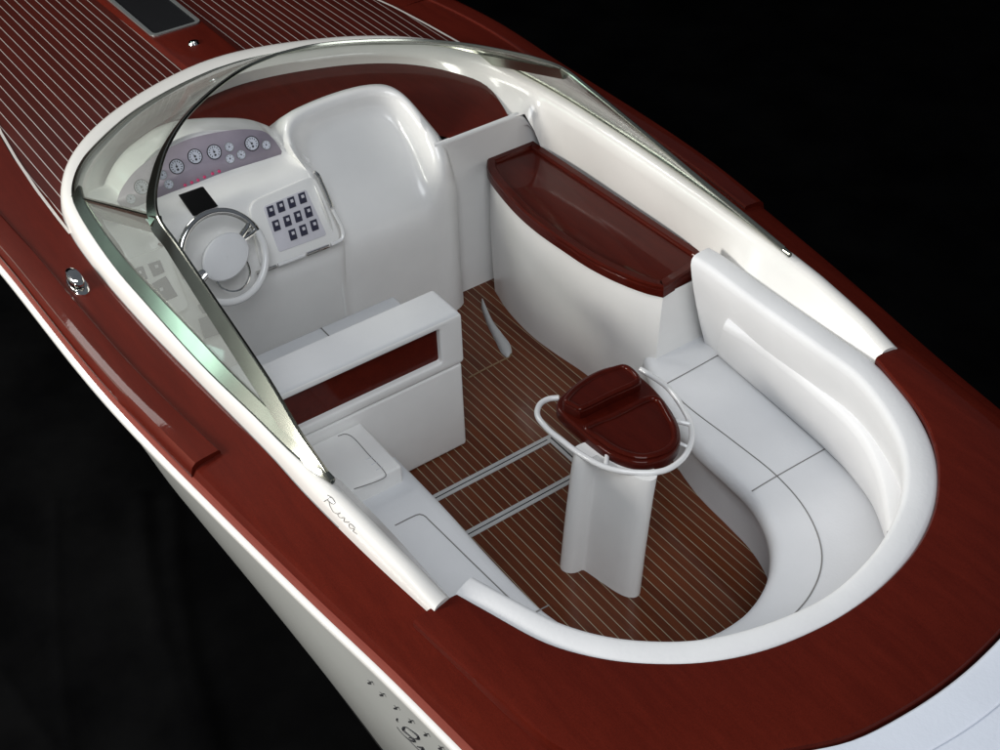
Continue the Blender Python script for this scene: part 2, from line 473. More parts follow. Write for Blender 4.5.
# keep only the part forward of the coaming foot
mbd = MB(); L = len(rows[0])
vs = [p for r in rows for p in r]; fs = []
def inside_wo(x, y):
    return x < float(np.interp(abs(y), WO[:NC // 2 + 1][::-1][:, 1], WO[:NC // 2 + 1][::-1][:, 0])) - .12 if abs(y) < 1.40 else x < 2.3
for i in range(len(rows) - 1):
    for j in range(L - 1):
        q = (i * L + j, i * L + j + 1, (i + 1) * L + j + 1, (i + 1) * L + j)
        cx = sum(vs[k][0] for k in q) / 4; cy = sum(vs[k][1] for k in q) / 4
        if not inside_wo(cx, cy): fs.append(q)
mbd.add(vs, fs); mbd.build('planked_foredeck', DECKM, boat, 60)
for sgn in (1, -1):
    mb = MB(); rows = []
    for x in np.linspace(2.50, 7.2, 120):
        mg = margin(x); rows.append([(x, sgn * (mg + .002), deckz(x, mg) + .007), (x, sgn * (mg - .013), deckz(x, mg) + .007)])
    mb.grid(rows); mb.build('inlay_line', STRIPEW, boat)

# --- raised king plank with hatch and vent button
mb = MB(); rows = []
for x in np.linspace(3.5, 7.3, 40):
    hw = .170 + .012 * (x - 3.6)
    if x > 6.3: hw = max(.02, hw * (7.35 - x) / 1.05)
    z = deckz(x, 0)
    rows.append([(x, hw + .022, z - .01), (x, hw + .018, z + .004), (x, hw, z + .026), (x, hw - .012, z + .029), (x, -hw + .012, z + .029), (x, -hw, z + .026), (x, -hw - .018, z + .004), (x, -hw - .022, z - .01)])
mb.grid(rows); mb.cap(rows[0]); mb.build('king_plank', WOOD, boat, 20)
def rrect(x0, x1, y0, y1, r, n=5):
    out = []
    for cx, cy, a0 in ((x1 - r, y1 - r, 0), (x0 + r, y1 - r, 90), (x0 + r, y0 + r, 180), (x1 - r, y0 + r, 270)):
        for k in range(n + 1):
            a = math.radians(a0 + 90 * k / n); out.append((cx + r * math.cos(a), cy + r * math.sin(a)))
    return out
zk = deckz(4.6, 0) + .029
def ring_frame(outer, inner, z0, z1):
    mb = MB()
    rows = [[(a[0], a[1], z0) for a in outer], [(a[0], a[1], z1) for a in outer], [(a[0], a[1], z1) for a in inner], [(a[0], a[1], z0) for a in inner]]
    mb.grid(rows, False, True); return mb
hatch = MB(); hatch.prism(rrect(4.20, 5.6, -.155, .155, .03), zk - .03, zk + .008)
hf = hatch.build('deck_hatch', BLACK, boat)
ring_frame(rrect(4.185, 5.615, -.17, .17, .045), rrect(4.21, 5.59, -.147, .147, .03), zk - .03, zk + .014).build('hatch_frame', ALU, hf)
mb = MB(); fr = plane_frame((3.945, 0.0, deckz(3.945, 0) + .028), (1, 0, 0), (0, 1, 0))
disc(mb, fr, .036, .030, 0, .012); disc(mb, fr, .020, .016, .012, .018); mb.build('deck_button', CHROME, boat)

# --- white coaming ring around cockpit and under the windscreen
CT_in = [(-.60, 1.145), (-.42, 1.165), (-.2, 1.185), (.07, 1.205), (.31, 1.215), (.7, 1.23), (1.31, 1.255), (1.85, 1.262), (2.3, 1.24), (2.62, 1.17), (2.85, 1.05), (3.02, .90), (3.18, .68), (3.31, .36), (3.36, .16), (3.375, 0)]
CT = catmull(half_to_full(CT_in), NC)
# lower inner line: runs down to the cushion aft, to the dash forward
CL_in = [(-.60, 1.11), (-.42, 1.11), (-.2, 1.11), (.07, 1.12), (.31, 1.14), (.62, 1.24), (.8, 1.275), (1.31, 1.285), (1.85, 1.275), (2.035, 1.22), (2.075, 1.085), (2.3, 1.12), (2.45, 1.15), (2.62, 1.12), (2.85, 1.03), (3.02, .90), (3.18, .68), (3.31, .36), (3.36, .16), (3.375, 0)]
CL_port = [p for p in CL_in if p[0] < 1.9] + [(2.2, 1.262), (2.45, 1.20), (2.62, 1.13)] + [p for p in CL_in if p[0] > 2.7]
CLo = catmull(CL_port + [(x, -y) for x, y in reversed(CL_in[:-1])], NC)

def ztop(x):
    return float(np.interp(x, [-.64, -.45, -.1, .3, .7, 3.7], [1.385, 1.43, 1.465, 1.478, 1.488, 1.49]))
mb = MB(); rows = []
for i in range(NC):
    o, t, l = WO[i], CT[i], CLo[i]
    zt = ztop(o[0]); zf = deckz(o[0], min(1.35, abs(o[1]))) - .003 - ddrop(o[0])
    d = (t - o)
    w_ = np.linalg.norm(d); 
    zl = float(np.interp(t[0], [-.6, .25, .7, 1.96, 2.09, 2.6], [1.30, 1.30, 1.05, 1.05, 1.39, 1.37]))
    if o[1] > 0: zl = float(np.interp(t[0], [-.6, .25, .7, 2.2, 2.6], [1.30, 1.30, 1.05, 1.05, 1.37]))
    def P(k, z): q = o + d * k; return (q[0], q[1], z)
    h_ = zt - zf
    row = [P(-.0, zf - .03)] + [P(k_, zf + .004 + h_ * f_) for k_, f_ in ((0, 0), (.010, .22), (.03, .42), (.07, .62), (.13, .78), (.21, .885), (.31, .94), (.43, .965), (.55, .97), (.68, .945), (.80, .89), (.91, .76), (1.0, .56))]
    dl = l - t
    for k in (.15, .5, 1.0): row.append((t[0] + dl[0] * k, t[1] + dl[1] * k, (zf + .004 + h_ * .56) * (1 - k) + zl * k))
    rows.append(row)
mb.grid(rows); mb.cap(rows[0]); mb.cap(rows[-1]); coam = mb.build('coaming', GELW, boat, 60)

# thin dark joint where coaming meets the deck
mb = MB(); mb.tube([(p[0], p[1], deckz(p[0], min(1.32, abs(p[1]))) - .001 - ddrop(p[0])) for p in WO if p[0] > -.1], .0035, 6); mb.build('coaming_joint', SEAML, boat)

# script on the coaming, port side
from mathutils.bvhtree import BVHTree
tree = BVHTree.FromPolygons([tuple(q.co) for q in coam.data.vertices], [tuple(p.vertices) for p in coam.data.polygons])
segs = [[(0, .05), (.04, .85)], [(-.06, .8), (.1, .95), (.24, .75), (.18, .5), (.04, .42)], [(.1, .42), (.22, .15), (.38, .0), (.48, .15), (.52, .45)], [(.52, .45), (.52, .1), (.60, .05), (.70, .4), (.76, .08), (.88, .45)],
        [(1.1, .42), (.97, .45), (.92, .2), (1.0, .05), (1.1, .3), (1.13, .05), (1.25, .12)], [(.53, .68), (.56, .72)]]
mb = MB()
for sg in segs:
    pts = []
    for a, b_ in catmull(sg, len(sg) * 6):
        cx = 398 + .70 * a * 232 + .71 * b_ * 58; cy_ = 262 + .71 * a * 232 - .70 * b_ * 58
        d = ray(260 + .16 * cx, 460 + .16 * cy_); d = d / np.linalg.norm(d)
        hit, nn_, _, _ = tree.ray_cast(Vector(CAM), Vector(d))
        if hit is not None: pts.append(np.array(hit) - d * .0012)
    if len(pts) > 2: mb.tube(pts, .0017, 5)
mb.build('script_lettering', SEAML, boat)

# lettering on the hull side, port
mb = MB()
def hull_pt(x, z):
    Y, Z = yo(x), zo(x); ych = min(float(np.interp(x, [-4.2, -.2, 1.2], [1.02, 1.30, 1.30])), Y * .93); t = (Z - .03 - z) / (Z - .03 - .02)
    return np.array([x, (Y - .015) * (1 - t) + ych * t + .03 * math.sin(math.pi * t) + .003, z])
def hstroke(pts, r):
    q = catmull([hull_pt(a, c) for a, c in pts], 4 * len(pts))
    mb.tube(q, r if not hasattr(r, '__len__') else np.interp(np.linspace(0, 1, len(q)), np.linspace(0, 1, len(r)), r), 5)
def hs(px, py):   # position measured on the hull side
    d = ray(px, py); best = None
    for t in np.linspace(4, 8, 1200) / np.linalg.norm(d):
        p = CAM + d * t
        if p[2] > zo(p[0]) - .04: continue
        y = hull_pt(p[0], p[2])[1]
        if p[1] < y: return (p[0], p[2])
    return (p[0], p[2])
c5 = lambda a, b_: hs(357 + a * 100 / 750, 655 + b_ * 100 / 750)
def letter(name, lst):
    global mb
    for pts, r in lst:
        r = [q * .62 for q in r]
        mb = MB(); hstroke([c5(*q) for q in pts], r); mb.build(name, INK, boat)
for a, b_ in ((95, 200), (185, 290), (290, 390), (400, 490), (515, 590), (625, 690)):
    letter('hull_ornament', [([(a - 16, b_ - 14), (a - 2, b_ - 2), (a + 4, b_ + 10), (a - 4, b_ + 16), (a - 14, b_ + 10), (a, b_ + 4), (a + 20, b_ + 2), (a + 34, b_ + 26)], [.0010, .0025, .0045, .003, .0012, .003, .0018, .0010])])
letter('hull_lettering', [([(300, 475), (298, 490), (308, 503)], [.003, .005, .002]),
              ([(350, 545), (345, 560), (375, 590), (420, 625), (460, 620), (455, 605), (410, 570), (365, 540), (345, 545), (345, 555)], [.008, .006, .003, .003, .009, .004, .002, .003, .008]),
              ([(300, 540), (330, 580), (375, 625), (400, 640), (430, 640), (420, 628), (390, 620)], [.002, .002, .003, .006, .009, .006, .004]),
              ([(395, 645), (440, 690), (490, 735), (520, 760), (560, 790)], [.002, .002, .002, .003, .004]),
              ([(450, 685), (470, 692), (495, 696), (480, 715)], [.003, .007, .007, .002]),
              ([(505, 735), (525, 742), (545, 750), (540, 770), (570, 800)], [.004, .009, .008, .004, .003])])

# --- raised aft deck, cockpit cut-out and outer edge
AIN = [(-.60, 1.105), (-.72, 1.065), (-.97, .975), (-1.13, .865), (-1.25, .74), (-1.36, .58), (-1.44, .39), (-1.485, .17), (-1.495, 0)]
A_IN = catmull(half_to_full(AIN), 81)
AOUT = [(-.60, 1.30), (-.9, 1.265), (-1.15, 1.235), (-1.31, 1.205), (-1.45, 1.13), (-1.57, .97), (-1.69, .77), (-1.77, .61), (-1.85, .42), (-1.885, .2), (-1.895, 0)]
A_OUT = catmull(half_to_full(AOUT), 81)
ZA = 1.371
mb = MB(); rows = []
for i in range(81):
    a, o = A_IN[i], A_OUT[i]; d = (o - a) / np.linalg.norm(o - a)
    q = lambda p, z: (p[0], p[1], z)
    rows.append([q(a, ZA - .05), q(a, ZA - .010), q(a + d * .006, ZA - .002), q(a + d * .014, ZA), q(a * .5 + o * .5, ZA + .006), q(o - d * .02, ZA - .004), q(o - d * .006, ZA - .010), q(o, ZA - .022), q(o + d * .001, ZA - .14)])
mb.grid(rows)
mb.cap(rows[0]); mb.cap(rows[-1][::-1]); mb.build('aft_deck', WOOD, boat, 25)
# side deck continuing beside the raised aft deck to the stern is part of side_deck; stern sun pad
mb = MB()
pad = [(x - .012, y) for x, y in A_OUT if x < -1.42]
rows = []
for x, y in pad:
    rows.append([(x, y, 1.05), (x, y, 1.335), (x - .004, y * .997, 1.355), (x - .014, y * .99, 1.369), (x - .035, y * .98, 1.376), (x - .16, y * .93, 1.378), (-2.6, y * .85, 1.385), (-3.9, y * .8, 1.37)])
mb.grid(rows)
pd = mb.build('stern_sunpad', PADM, boat, 30)
mb = MB(); mb.tube([(p[0] - .16, p[1] * .93, 1.3775) for p in pad], .004, 6); mb.build('pad_seam', PADM, pd)
mb = MB(); rows = []
for x in np.linspace(-4.2, -1.7, 20):
    rows.append([(x, y, 1.06 + .0) for y in np.linspace(-yo(x) + .05, yo(x) - .05, 12)])
mb.grid(rows); mb.build('stern_deck', WOOD, boat)

# --- cockpit liner and floor
ZF = .30; ZS = .70
mb = MB(); rows = []
LL = [(-.60, 1.16), (-.97, 1.04), (-1.27, .80), (-1.48, .42), (-1.54, 0)]
path = half_to_full([(2.2, 1.35), (1.6, 1.35), (1.0, 1.345), (.6, 1.26), (.2, 1.22)] + LL)
Pl = catmull(path, 120)
for p in Pl: rows.append([(p[0], p[1], 1.32), (p[0], p[1], 1.0), (p[0], p[1], ZF - .02)])
mb.grid(rows); mb.build('cockpit_liner', GEL, boat, 60)
mb = MB(); fl_loop = [(-1.5, -1.2, ZF), (-.3, -1.3, ZF), (1.3, -1.3, ZF), (2.15, -1.12, ZF), (2.15, 1.12, ZF), (1.3, 1.3, ZF), (-.3, 1.3, ZF), (-1.5, 1.2, ZF)]
mb.add(fl_loop, [tuple(range(8))])
fl = mb.build('cockpit_floor', FLOORM, boat)
# hatch strips let into the floor
def strip(mb, p, q, w_, z0=ZF + .001, z1=ZF + .005):
    p = np.array(p[:2]); q = np.array(q[:2]); d = (q - p) / np.linalg.norm(q - p); n = np.array([-d[1], d[0]]) * w_ / 2
    c = [p - n, q - n, q + n, p + n]
    mb.add([(x, y, z0) for x, y in c] + [(x, y, z1) for x, y in c], [(0, 3, 2, 1), (4, 5, 6, 7), (0, 1, 5, 4), (1, 2, 6, 5), (2, 3, 7, 6), (3, 0, 4, 7)])
fp = lambda a, b_: at(440 + .14 * a, 420 + .14 * b_, ZF)
xa = float(np.mean([fp(28, 530)[0], fp(790, 133)[0]])); xb = float(np.mean([fp(310, 755)[0], fp(895, 450)[0]])); yc = float(fp(795, 133)[1])
for x in (xa, xb):
    for s in (-1, 1):
        mb = MB(); strip(mb, (x + s * .0145, .95), (x + s * .0145, yc - (.022 if True else 0)), .021); mb.build('hatch_trim', STRIPG, fl)
    mb = MB(); strip(mb, (x, .95), (x, yc), .009, ZF + .0005, ZF + .0025); mb.build('hatch_joint', BLACK, fl)
for s in (-1, 1):
    mb = MB(); strip(mb, (xa + .024, yc + s * .0145), (xb - .024, yc + s * .0145), .021, ZF + .0012, ZF + .0056); mb.build('hatch_trim', STRIPG, fl)
mb = MB(); strip(mb, (xa, yc), (xb, yc), .009, ZF + .0012, ZF + .0062); mb.build('hatch_joint', BLACK, fl)
# forward footrest blade and brass edging on the floor
g = lambda a, b_, z=ZF: at(460 + .12 * a, 290 + .12 * b_, z)
mb = MB(); pts = catmull([g(70, 735), g(200, 665), (g(350, 590)), g(410, 560), g(430, 525), g(415, 460)], 30)
mb.tube([(p[0], p[1], ZF + .002) for p in pts], .005, 6); mb.build('floor_edging', BRASS, fl)
mb = MB()
lo = catmull([g(180, 150), g(235, 300), g(300, 430), g(350, 530), g(400, 572)], 20)
hi = catmull([g(185, 75, ZF + .03), g(270, 260, ZF + .03), g(350, 370, ZF + .03), g(415, 460, ZF + .03), g(428, 525, ZF + .01)], 20)
mb.grid([[tuple(a) for a in lo], [tuple(np.array(a) * .5 + np.array(c_) * .5 + np.array([.004, -.004, .006])) for a, c_ in zip(lo, hi)], [tuple(c_) for c_ in hi]])
mb.build('footrest_blade', STRIPG, fl, thick=.008)
mb = MB(); mb.tube(hi, .004, 6); mb.build('blade_edge', CHROME, fl)

# --- U-shaped aft seat
SIN = [(.78, .57), (.40, .565), (0, .575), (-.25, .575), (-.42, .565), (-.58, .52), (-.72, .43), (-.84, .29), (-.91, .12), (-.925, 0)]
port_s = list(SIN); stbd_s = [(-.91, -.15), (-.84, -.32), (-.72, -.46), (-.58, -.55), (-.42, -.60), (-.25, -.615), (0, -.635), (.30, -.715), (.50, -.80), (.66, -.88)]
Sin = catmull(port_s + stbd_s, 141)
def seat_out(i):
    # matching outer line (against the liner), by parameter
    return SOUT[i]
SO_ = [(.78, 1.27), (.40, 1.23), (0, 1.20), (-.4, 1.16), (-.62, 1.14), (-.9, 1.04), (-1.15, .90), (-1.33, .70), (-1.47, .37), (-1.52, 0)]
SOUT = catmull(half_to_full(SO_), 141)
def tangent_n(C_, i):
    t = C_[min(i + 1, len(C_) - 1)] - C_[max(i - 1, 0)]; t = t / np.linalg.norm(t); return t
mb = MB(); rows = []
for i in range(141):
    a, o = Sin[i], SOUT[i]; d = (o - a); d = d / np.linalg.norm(d); L_ = np.linalg.norm(o - a)
    prof = [(.055, ZF - .01), (.050, ZF + .16), (.045, ZS - .135), (.040, ZS - .125), (.012, ZS - .11), (-.004, ZS - .08), (0, ZS - .045), (.012, ZS - .018), (.035, ZS - .003), (.07, ZS), (L_, ZS)]
    rows.append([(a[0] + d[0] * k, a[1] + d[1] * k, z) for k, z in prof])
mb.grid(rows); mb.cap(rows[0]); mb.cap(rows[-1][::-1]); seat = mb.build('aft_seat', SEATM, boat, 40)
def seam(name, pts, parent, n=30, r=.0032, mat=None):
    mb = MB(); mb.tube(catmull(pts, n), r, 6); return mb.build(name, mat or SEAML, parent)
S = lambda a, b_, z=ZS: at(a, b_, z + .0008)
seam('seam', [S(*q) for q in [(666, 384), (685, 404), (732, 440), (777, 476), (804.6, 508), (820, 542), (821, 568), (808, 598), (778, 629), (745, 655)]], seat, 60)
seam('seam', [S(666, 384), S(690, 371), S(722, 353)], seat, 10)
seam('seam', [S(752, 491), S(777, 476), S(830, 446)], seat, 10)
seam('seam', [S(395, 525.5), S(412, 517), S(419, 514.3), S(424, 515.5), S(430, 521), S(475, 565), S(528, 616)], seat, 50)
seam('seam', [S(528, 616), S(549, 605)], seat, 6)

# --- padded backrest sweeping round the stern end of the cockpit
BK_out = catmull([(.50, -1.135), (.40, -1.14), (.06, -1.12), (-.36, -1.105), (-.62, -1.09), (-.89, -1.00), (-1.12, -.86), (-1.30, -.66), (-1.43, -.38), (-1.487, -.1), (-1.487, .1), (-1.43, .38), (-1.345, .585), (-1.24, .735), (-1.12, .857), (-.96, .963), (-.73, 1.05), (-.58, 1.10)], 121)
mb = MB(); rows = []
for i in range(121):
    a = BK_out[i]; t = BK_out[min(i + 1, 120)] - BK_out[max(i - 1, 0)]; t /= np.linalg.norm(t); n = np.array([-t[1], t[0]])
    if n @ (np.array([-.3, 0]) - a) < 0: n = -n
    s = i / 120
    wd = .115 if s < .45 else .115 - .015 * min(1, (s - .45) / .2)
    zt = 1.335 + .02 * min(1, s * 2); ze = 1 if s < .8 else 1 - .0 * (s - .8)
    lean = float(np.interp(s, [0, .45, .7, 1], [.165, .165, .10, .06]))
    fz = lambda q: wd + .006 - lean * ((zt - .05 - q) / (zt - .05 - ZS))
    prof = [(-.012, zt - .06), (-.012, zt - .02), (-.006, zt - .006), (.008, zt), (.05, zt + .002), (wd - .022, zt), (wd - .010, zt - .004), (wd - .001, zt - .013), (wd + .004, zt - .026), (wd + .006, zt - .05)]
    prof += [(fz(q) + .012 * math.sin(math.pi * (zt - q) / (zt - ZS)), q) for q in (1.2, 1.1, 1.0, .9, .8, ZS - .01)]
    rows.append([(a[0] + n[0] * k, a[1] + n[1] * k, z) for k, z in prof])
mb.grid(rows)
mb.cap(rows[0]); mb.cap(rows[-1][::-1])
bk = mb.build('backrest_cushion', VINYL, boat, 50)
# front end of the cushion: rounded nose beside the cabinet
# lumbar panel
gl_ = lambda px, py, yy: CAM + ray(px, py) * ((yy - CAM[1]) / ray(px, py)[1])
bot = [(719, 352), (768, 395), (826, 448), (848, 470), (875, 505), (892, 545)]
top = [(728, 318), (768, 342), (819, 387), (862, 430), (882, 470), (893, 530)]
B_ = catmull([at(q[0], q[1], ZS + .01) for q in bot], 50)
T_ = catmull([at(q[0], q[1], 1.08) + np.array([0, 0, 0]) for q in top], 50)
mb = MB(); rows = []
for q_, (a, t) in enumerate(zip(B_, T_)):
    row = []; ex = .034 * (.5 + .5 * math.cos(math.pi * min(1, q_ / 30)))
    for k, out_ in ((-.02, -.08), (0, -.005), (.03, .014), (.12, .022), (.5, .027), (.85, .024), (.96, .016), (1.0, -.002), (1.01, -.08)):
        p = a * (1 - k) + t * k
        to = CAM - p; to = to / np.linalg.norm(to)
        nn = np.array([-.35, .9, .2]); 
        rad = np.array([-.3, .1, 0]) - p; rad[2] = .0; rad /= np.linalg.norm(rad)
        row.append(tuple(p + rad * (out_ + ex * (1 if k > .2 else .5))))
    rows.append(row)
mb.grid(rows); mb.cap(rows[0]); mb.cap(rows[-1][::-1]); mb.build('lumbar_panel', VINYL, bk, 50)

# --- starboard cabinet with mahogany lid
ZL = 1.165
lid = [at(*q, ZL) for q in [(533, 140), (510, 148), (487, 158), (487, 167), (511, 199), (535, 221), (562, 240), (588, 257), (613, 270), (635, 279), (650, 284), (664, 287), (690, 271), (711, 257)]]
cab_top = [np.array([x * .985 + 1.33 * .015, y - .010]) for x, y in catmull([tuple(p[:2]) for p in lid[2:12]], 12)]
cab_loop_t = [(2.08, -1.29)] + [tuple(p[:2]) for p in cab_top] + [(.60, -1.29)]
floorp = [at(*q, ZF) for q in [(495, 291), (508, 311), (532, 336), (556, 354), (580, 370)]]
# lower outline follows the floor line seen in the photo and tucks back under the seat
low = [(2.03, -1.29)] + [tuple(p[:2]) for p in floorp[:5]] + [(.92, -.825), (.72, -.85), (.555, -.89)] + [(.555, -1.29)]
topc = catmull(cab_loop_t[1:-1], 40); lowc = catmull(low[1:-1], 40)
mb = MB(); rows = []
for a, c_ in zip(topc, lowc):
    row = []
    for k in np.linspace(0, 1, 12):
        bulge = .012 * math.sin(math.pi * k)
        row.append((c_[0] * (1 - k) + a[0] * k, c_[1] * (1 - k) + a[1] * k + bulge, ZF + (1.105 - ZF) * k))
    rows.append(row)
r0 = [(p[0], -1.29, p[2]) for p in rows[0]]; r1 = [(p[0] + .0, -1.29, p[2]) for p in rows[-1]]
mb.grid([r0] + rows + [r1]); cab = mb.build('storage_cabinet', GEL, boat, 30)
Lc = [tuple(p[:2]) for p in lid]
mb = MB(); mb.prism(catmull([tuple(p) for p in Lc[2:12]], 60).tolist() + [tuple(Lc[13]), tuple(Lc[0])], 1.098, ZL - .016, .012); 
lidb = mb.build('cabinet_lid', WOODD, cab, 30)
# raised fiddle edge round the lid
def offset_loop(L_, d):
    L_ = np.array(L_); n = len(L_); c = L_.mean(0); out = []
    for i in range(n):
        t = L_[(i + 1) % n] - L_[i - 1]; t /= np.linalg.norm(t) + 1e-9; nn = np.array([-t[1], t[0]])
        if nn @ (c - L_[i]) < 0: nn = -nn
        out.append(L_[i] + nn * d)
    return out
base_loop = np.array([Lc[0]] + catmull([tuple(p) for p in Lc[2:12]], 60).tolist() + [Lc[13]])
dens = []
for i in range(len(base_loop)):
    a = base_loop[i]; c_ = base_loop[(i + 1) % len(base_loop)]; m_ = max(1, int(np.linalg.norm(c_ - a) / .05))
    for k in range(m_): dens.append(a + (c_ - a) * k / m_)
base_loop = np.array(dens)
def fiddle(mb, L_, z0, z1, d0=.004, d1=.055):
    rws = [[(p[0], p[1], z0) for p in offset_loop(L_, d0)], [(p[0], p[1], z1 - .008) for p in offset_loop(L_, d0)], [(p[0], p[1], z1) for p in offset_loop(L_, d0 + .009)],
           [(p[0], p[1], z1) for p in offset_loop(L_, d1 - .009)], [(p[0], p[1], z1 - .008) for p in offset_loop(L_, d1)], [(p[0], p[1], z0) for p in offset_loop(L_, d1 + .003)]]
    mb.grid(rws, False, True)
mb = MB(); fiddle(mb, base_loop, ZL - .022, ZL + .002, .002, .055); mb.build('lid_edge', WOODD, cab, 40)

# --- helm bench with mahogany back panel
XB = .985
mb = MB()
mb.box((XB, .035, ZF), (XB + .19, 1.335, .864)); bench = mb.build('helm_bench', GEL, boat, 30, bevel=.018)
mb = MB(); mb.box((XB + .192, .0, ZF), (1.70, 1.335, .845)); hsq = mb.build('seat_cushion', SEATM, bench, 30, bevel=.02)
mb = MB(); mb.tube([(XB + .2, .455, .8455), (1.685, .455, .8455), (1.701, .455, .83)], .004, 6); mb.build('seam', SEAML, bench)
# backrest frame: four members butted around the window opening
def rbox(name, p0, p1, mat, parent, bev): 
    mb = MB(); mb.box(p0, p1); return mb.build(name, mat, parent, 30, bevel=bev)
fy0, fy1 = .025, 1.335
# one continuous frame: outer outline with opening, given depth
mb = MB()
def frame_xz(outer, inner, x0, x1):
    o0 = [(x0, y, z) for y, z in outer]; i0 = [(x0, y, z) for y, z in inner]; o1 = [(x1, y, z) for y, z in outer]; i1 = [(x1, y, z) for y, z in inner]
    mb.grid([o0, i0, i1, o1], True, True)
outer = rrect(fy0, fy1, .868, 1.175, .02, 4); inner = rrect(.155, 1.06, .925, 1.135, .012, 4)
frame_xz(outer, inner, XB - .004, XB + .17)
mb.build('backrest_frame', GEL, bench, 40, bevel=.012)
mb = MB(); mb.box((XB + .03, .14, .91), (XB + .06, 1.08, 1.15)); mb.build('backrest_panel', WOOD, bench)
# cushion roll on top
mb = MB(); mb.box((XB - .002, fy0 + .004, 1.13), (XB + .24, fy1, 1.185)); mb.build('backrest_cap', VINYL, bench, 40, bevel=.022)

# --- port locker step between bench and aft seat
mb = MB()
P = lambda a, b_, z: at(a, b_, z)
c1 = P(409.5, 478, .78); 
mb.box((.60, float(c1[1]) - .005, ZF), (.98, 1.335, .80)); lk = mb.build('side_locker', GEL, boat, 30, bevel=.012)
lp = [P(*q, .802) for q in [(392, 466), (395, 470), (393, 474), (353, 490)]]
seam('locker_lid_groove', [P(q[0], q[1], .8015) for q in [(338, 436), (345, 434), (351, 436), (370, 456), (384, 471), (386, 476), (380, 480), (354, 489)]], lk, 40, .0022)
for k in range(3):
    seam('vent_slot', [P(366 + 5 * k, 460 + 5 * k, .8015), P(373 + 5 * k, 457 + 5 * k, .8015)], lk, 5, .0025, SEATM)

# --- table: pedestal, top, rail
ped = [(.005, .165), (-.02, .168), (-.05, .15), (-.064, .125), (-.068, .104), (-.069, .092), (-.074, .086), (-.084, .083), (-.11, .078), (-.2, .062), (-.28, .045), (-.325, .025), (-.35, -.005), (-.345, -.035), (-.32, -.055), (-.24, -.058), (-.16, -.04), (-.09, -.025), (-.03, .0), (0, .03), (.025, .07), (.035, .11), (.03, .145)]
L1 = catmull(ped, 90, True)
mb = MB(); rows = []
for z, k, dx, dy in ((ZF - .01, 1.0, 0, 0), (.6, .98, .003, -.025), (.9, .965, .006, -.055), (1.02, .96, .008, -.072)):
    c = L1.mean(0); rows.append([((p[0] - c[0]) * k + c[0] + dx, (p[1] - c[1]) * k + c[1] + dy, z) for p in L1])
mb.grid(rows, False, True); mb.cap(rows[-1]); pedo = mb.build('table', GEL, boat, 50)
ZT = 1.075
q6 = lambda a, b_, z: at(500 + .24 * a, 340 + .24 * b_, z)
topl = [q6(a, b_, ZT) for a, b_ in [(236, 275), (240, 240), (275, 205), (330, 160), (420, 112), (500, 97), (560, 125), (620, 170), (680, 235), (725, 300), (750, 360), (750, 420), (715, 468), (660, 495), (590, 505), (520, 492), (450, 460), (380, 410), (310, 350), (262, 308)]]
TL = catmull([p[:2] for p in topl], 90, True)
mb = MB(); mb.prism(TL.tolist(), ZT - .075, ZT - .010, .014, True); top_ = mb.build('tabletop', WOODD, pedo, 35)
def ridge(mb, L_, z0, z1, d0, d1):
    fiddle(mb, L_, z0, z1, d0, d1)
# D-shaped tray rim
tray = [q6(a, b_, ZT) for a, b_ in [(352, 362), (480, 300), (632, 232), (665, 240), (705, 300), (735, 362), (735, 415), (705, 455), (655, 478), (590, 488), (525, 475), (465, 448), (410, 410)]]
TR = catmull([p[:2] for p in tray], 80, True)
mb = MB(); fiddle(mb, TR, ZT - .014, ZT + .006, -.006, .024); mb.build('tray_rim', WOODD, pedo, 45)
# raised box at the forward side
bx_ = [q6(a, b_, ZT + .05) for a, b_ in [(262, 250), (290, 205), (340, 165), (400, 130), (460, 108), (515, 95), (545, 105), (588, 152), (585, 168), (470, 225), (345, 285), (330, 288), (290, 268)]]
BX = catmull([p[:2] for p in bx_], 70, True)
mb = MB(); mb.prism(BX.tolist(), ZT - .02, ZT + .040, .014); tb = mb.build('raised_box', WOODD, pedo, 35)
mb = MB(); fiddle(mb, BX, ZT + .034, ZT + .052, .003, .028); mb.build('box_rim', WOODD, pedo, 45)
# white tubular handrail
rl = [(245, 241), (205, 245), (172, 262), (156, 290), (158, 320), (200, 372), (260, 420), (330, 472), (440, 530), (560, 552), (680, 545), (755, 500), (795, 430), (797, 360), (765, 290), (700, 200), (640, 155), (585, 122)]
RZ = ZT - .045
rp = catmull([q6(a, b_, RZ) for a, b_ in rl], 110)
mb = MB(); mb.tube(rp, .0138, 12)
rail = mb.build('handrail', TUBEW, pedo)
for pa, pb, rr_ in (((794, 352), (735, 338), .012), ((440, 532), (446, 480), .011), ((787, 448), (735, 425), .009)):
    mb = MB(); mb.tube([q6(*pa, RZ), q6((pa[0] + pb[0]) / 2, (pa[1] + pb[1]) / 2, RZ + .006), q6(*pb, RZ + .004)], rr_, 10); mb.build('rail_bracket', TUBEW, pedo)
for a, b_ in ((440, 470), (468, 482), (350, 400)):
    mb = MB(); p = q6(a, b_, ZT - .03); disc(mb, plane_frame(p, (1, 0, 0), (0, 1, 0)), .006, .004, -.01, .012, 10); mb.build('screw_head', CHROME, pedo)

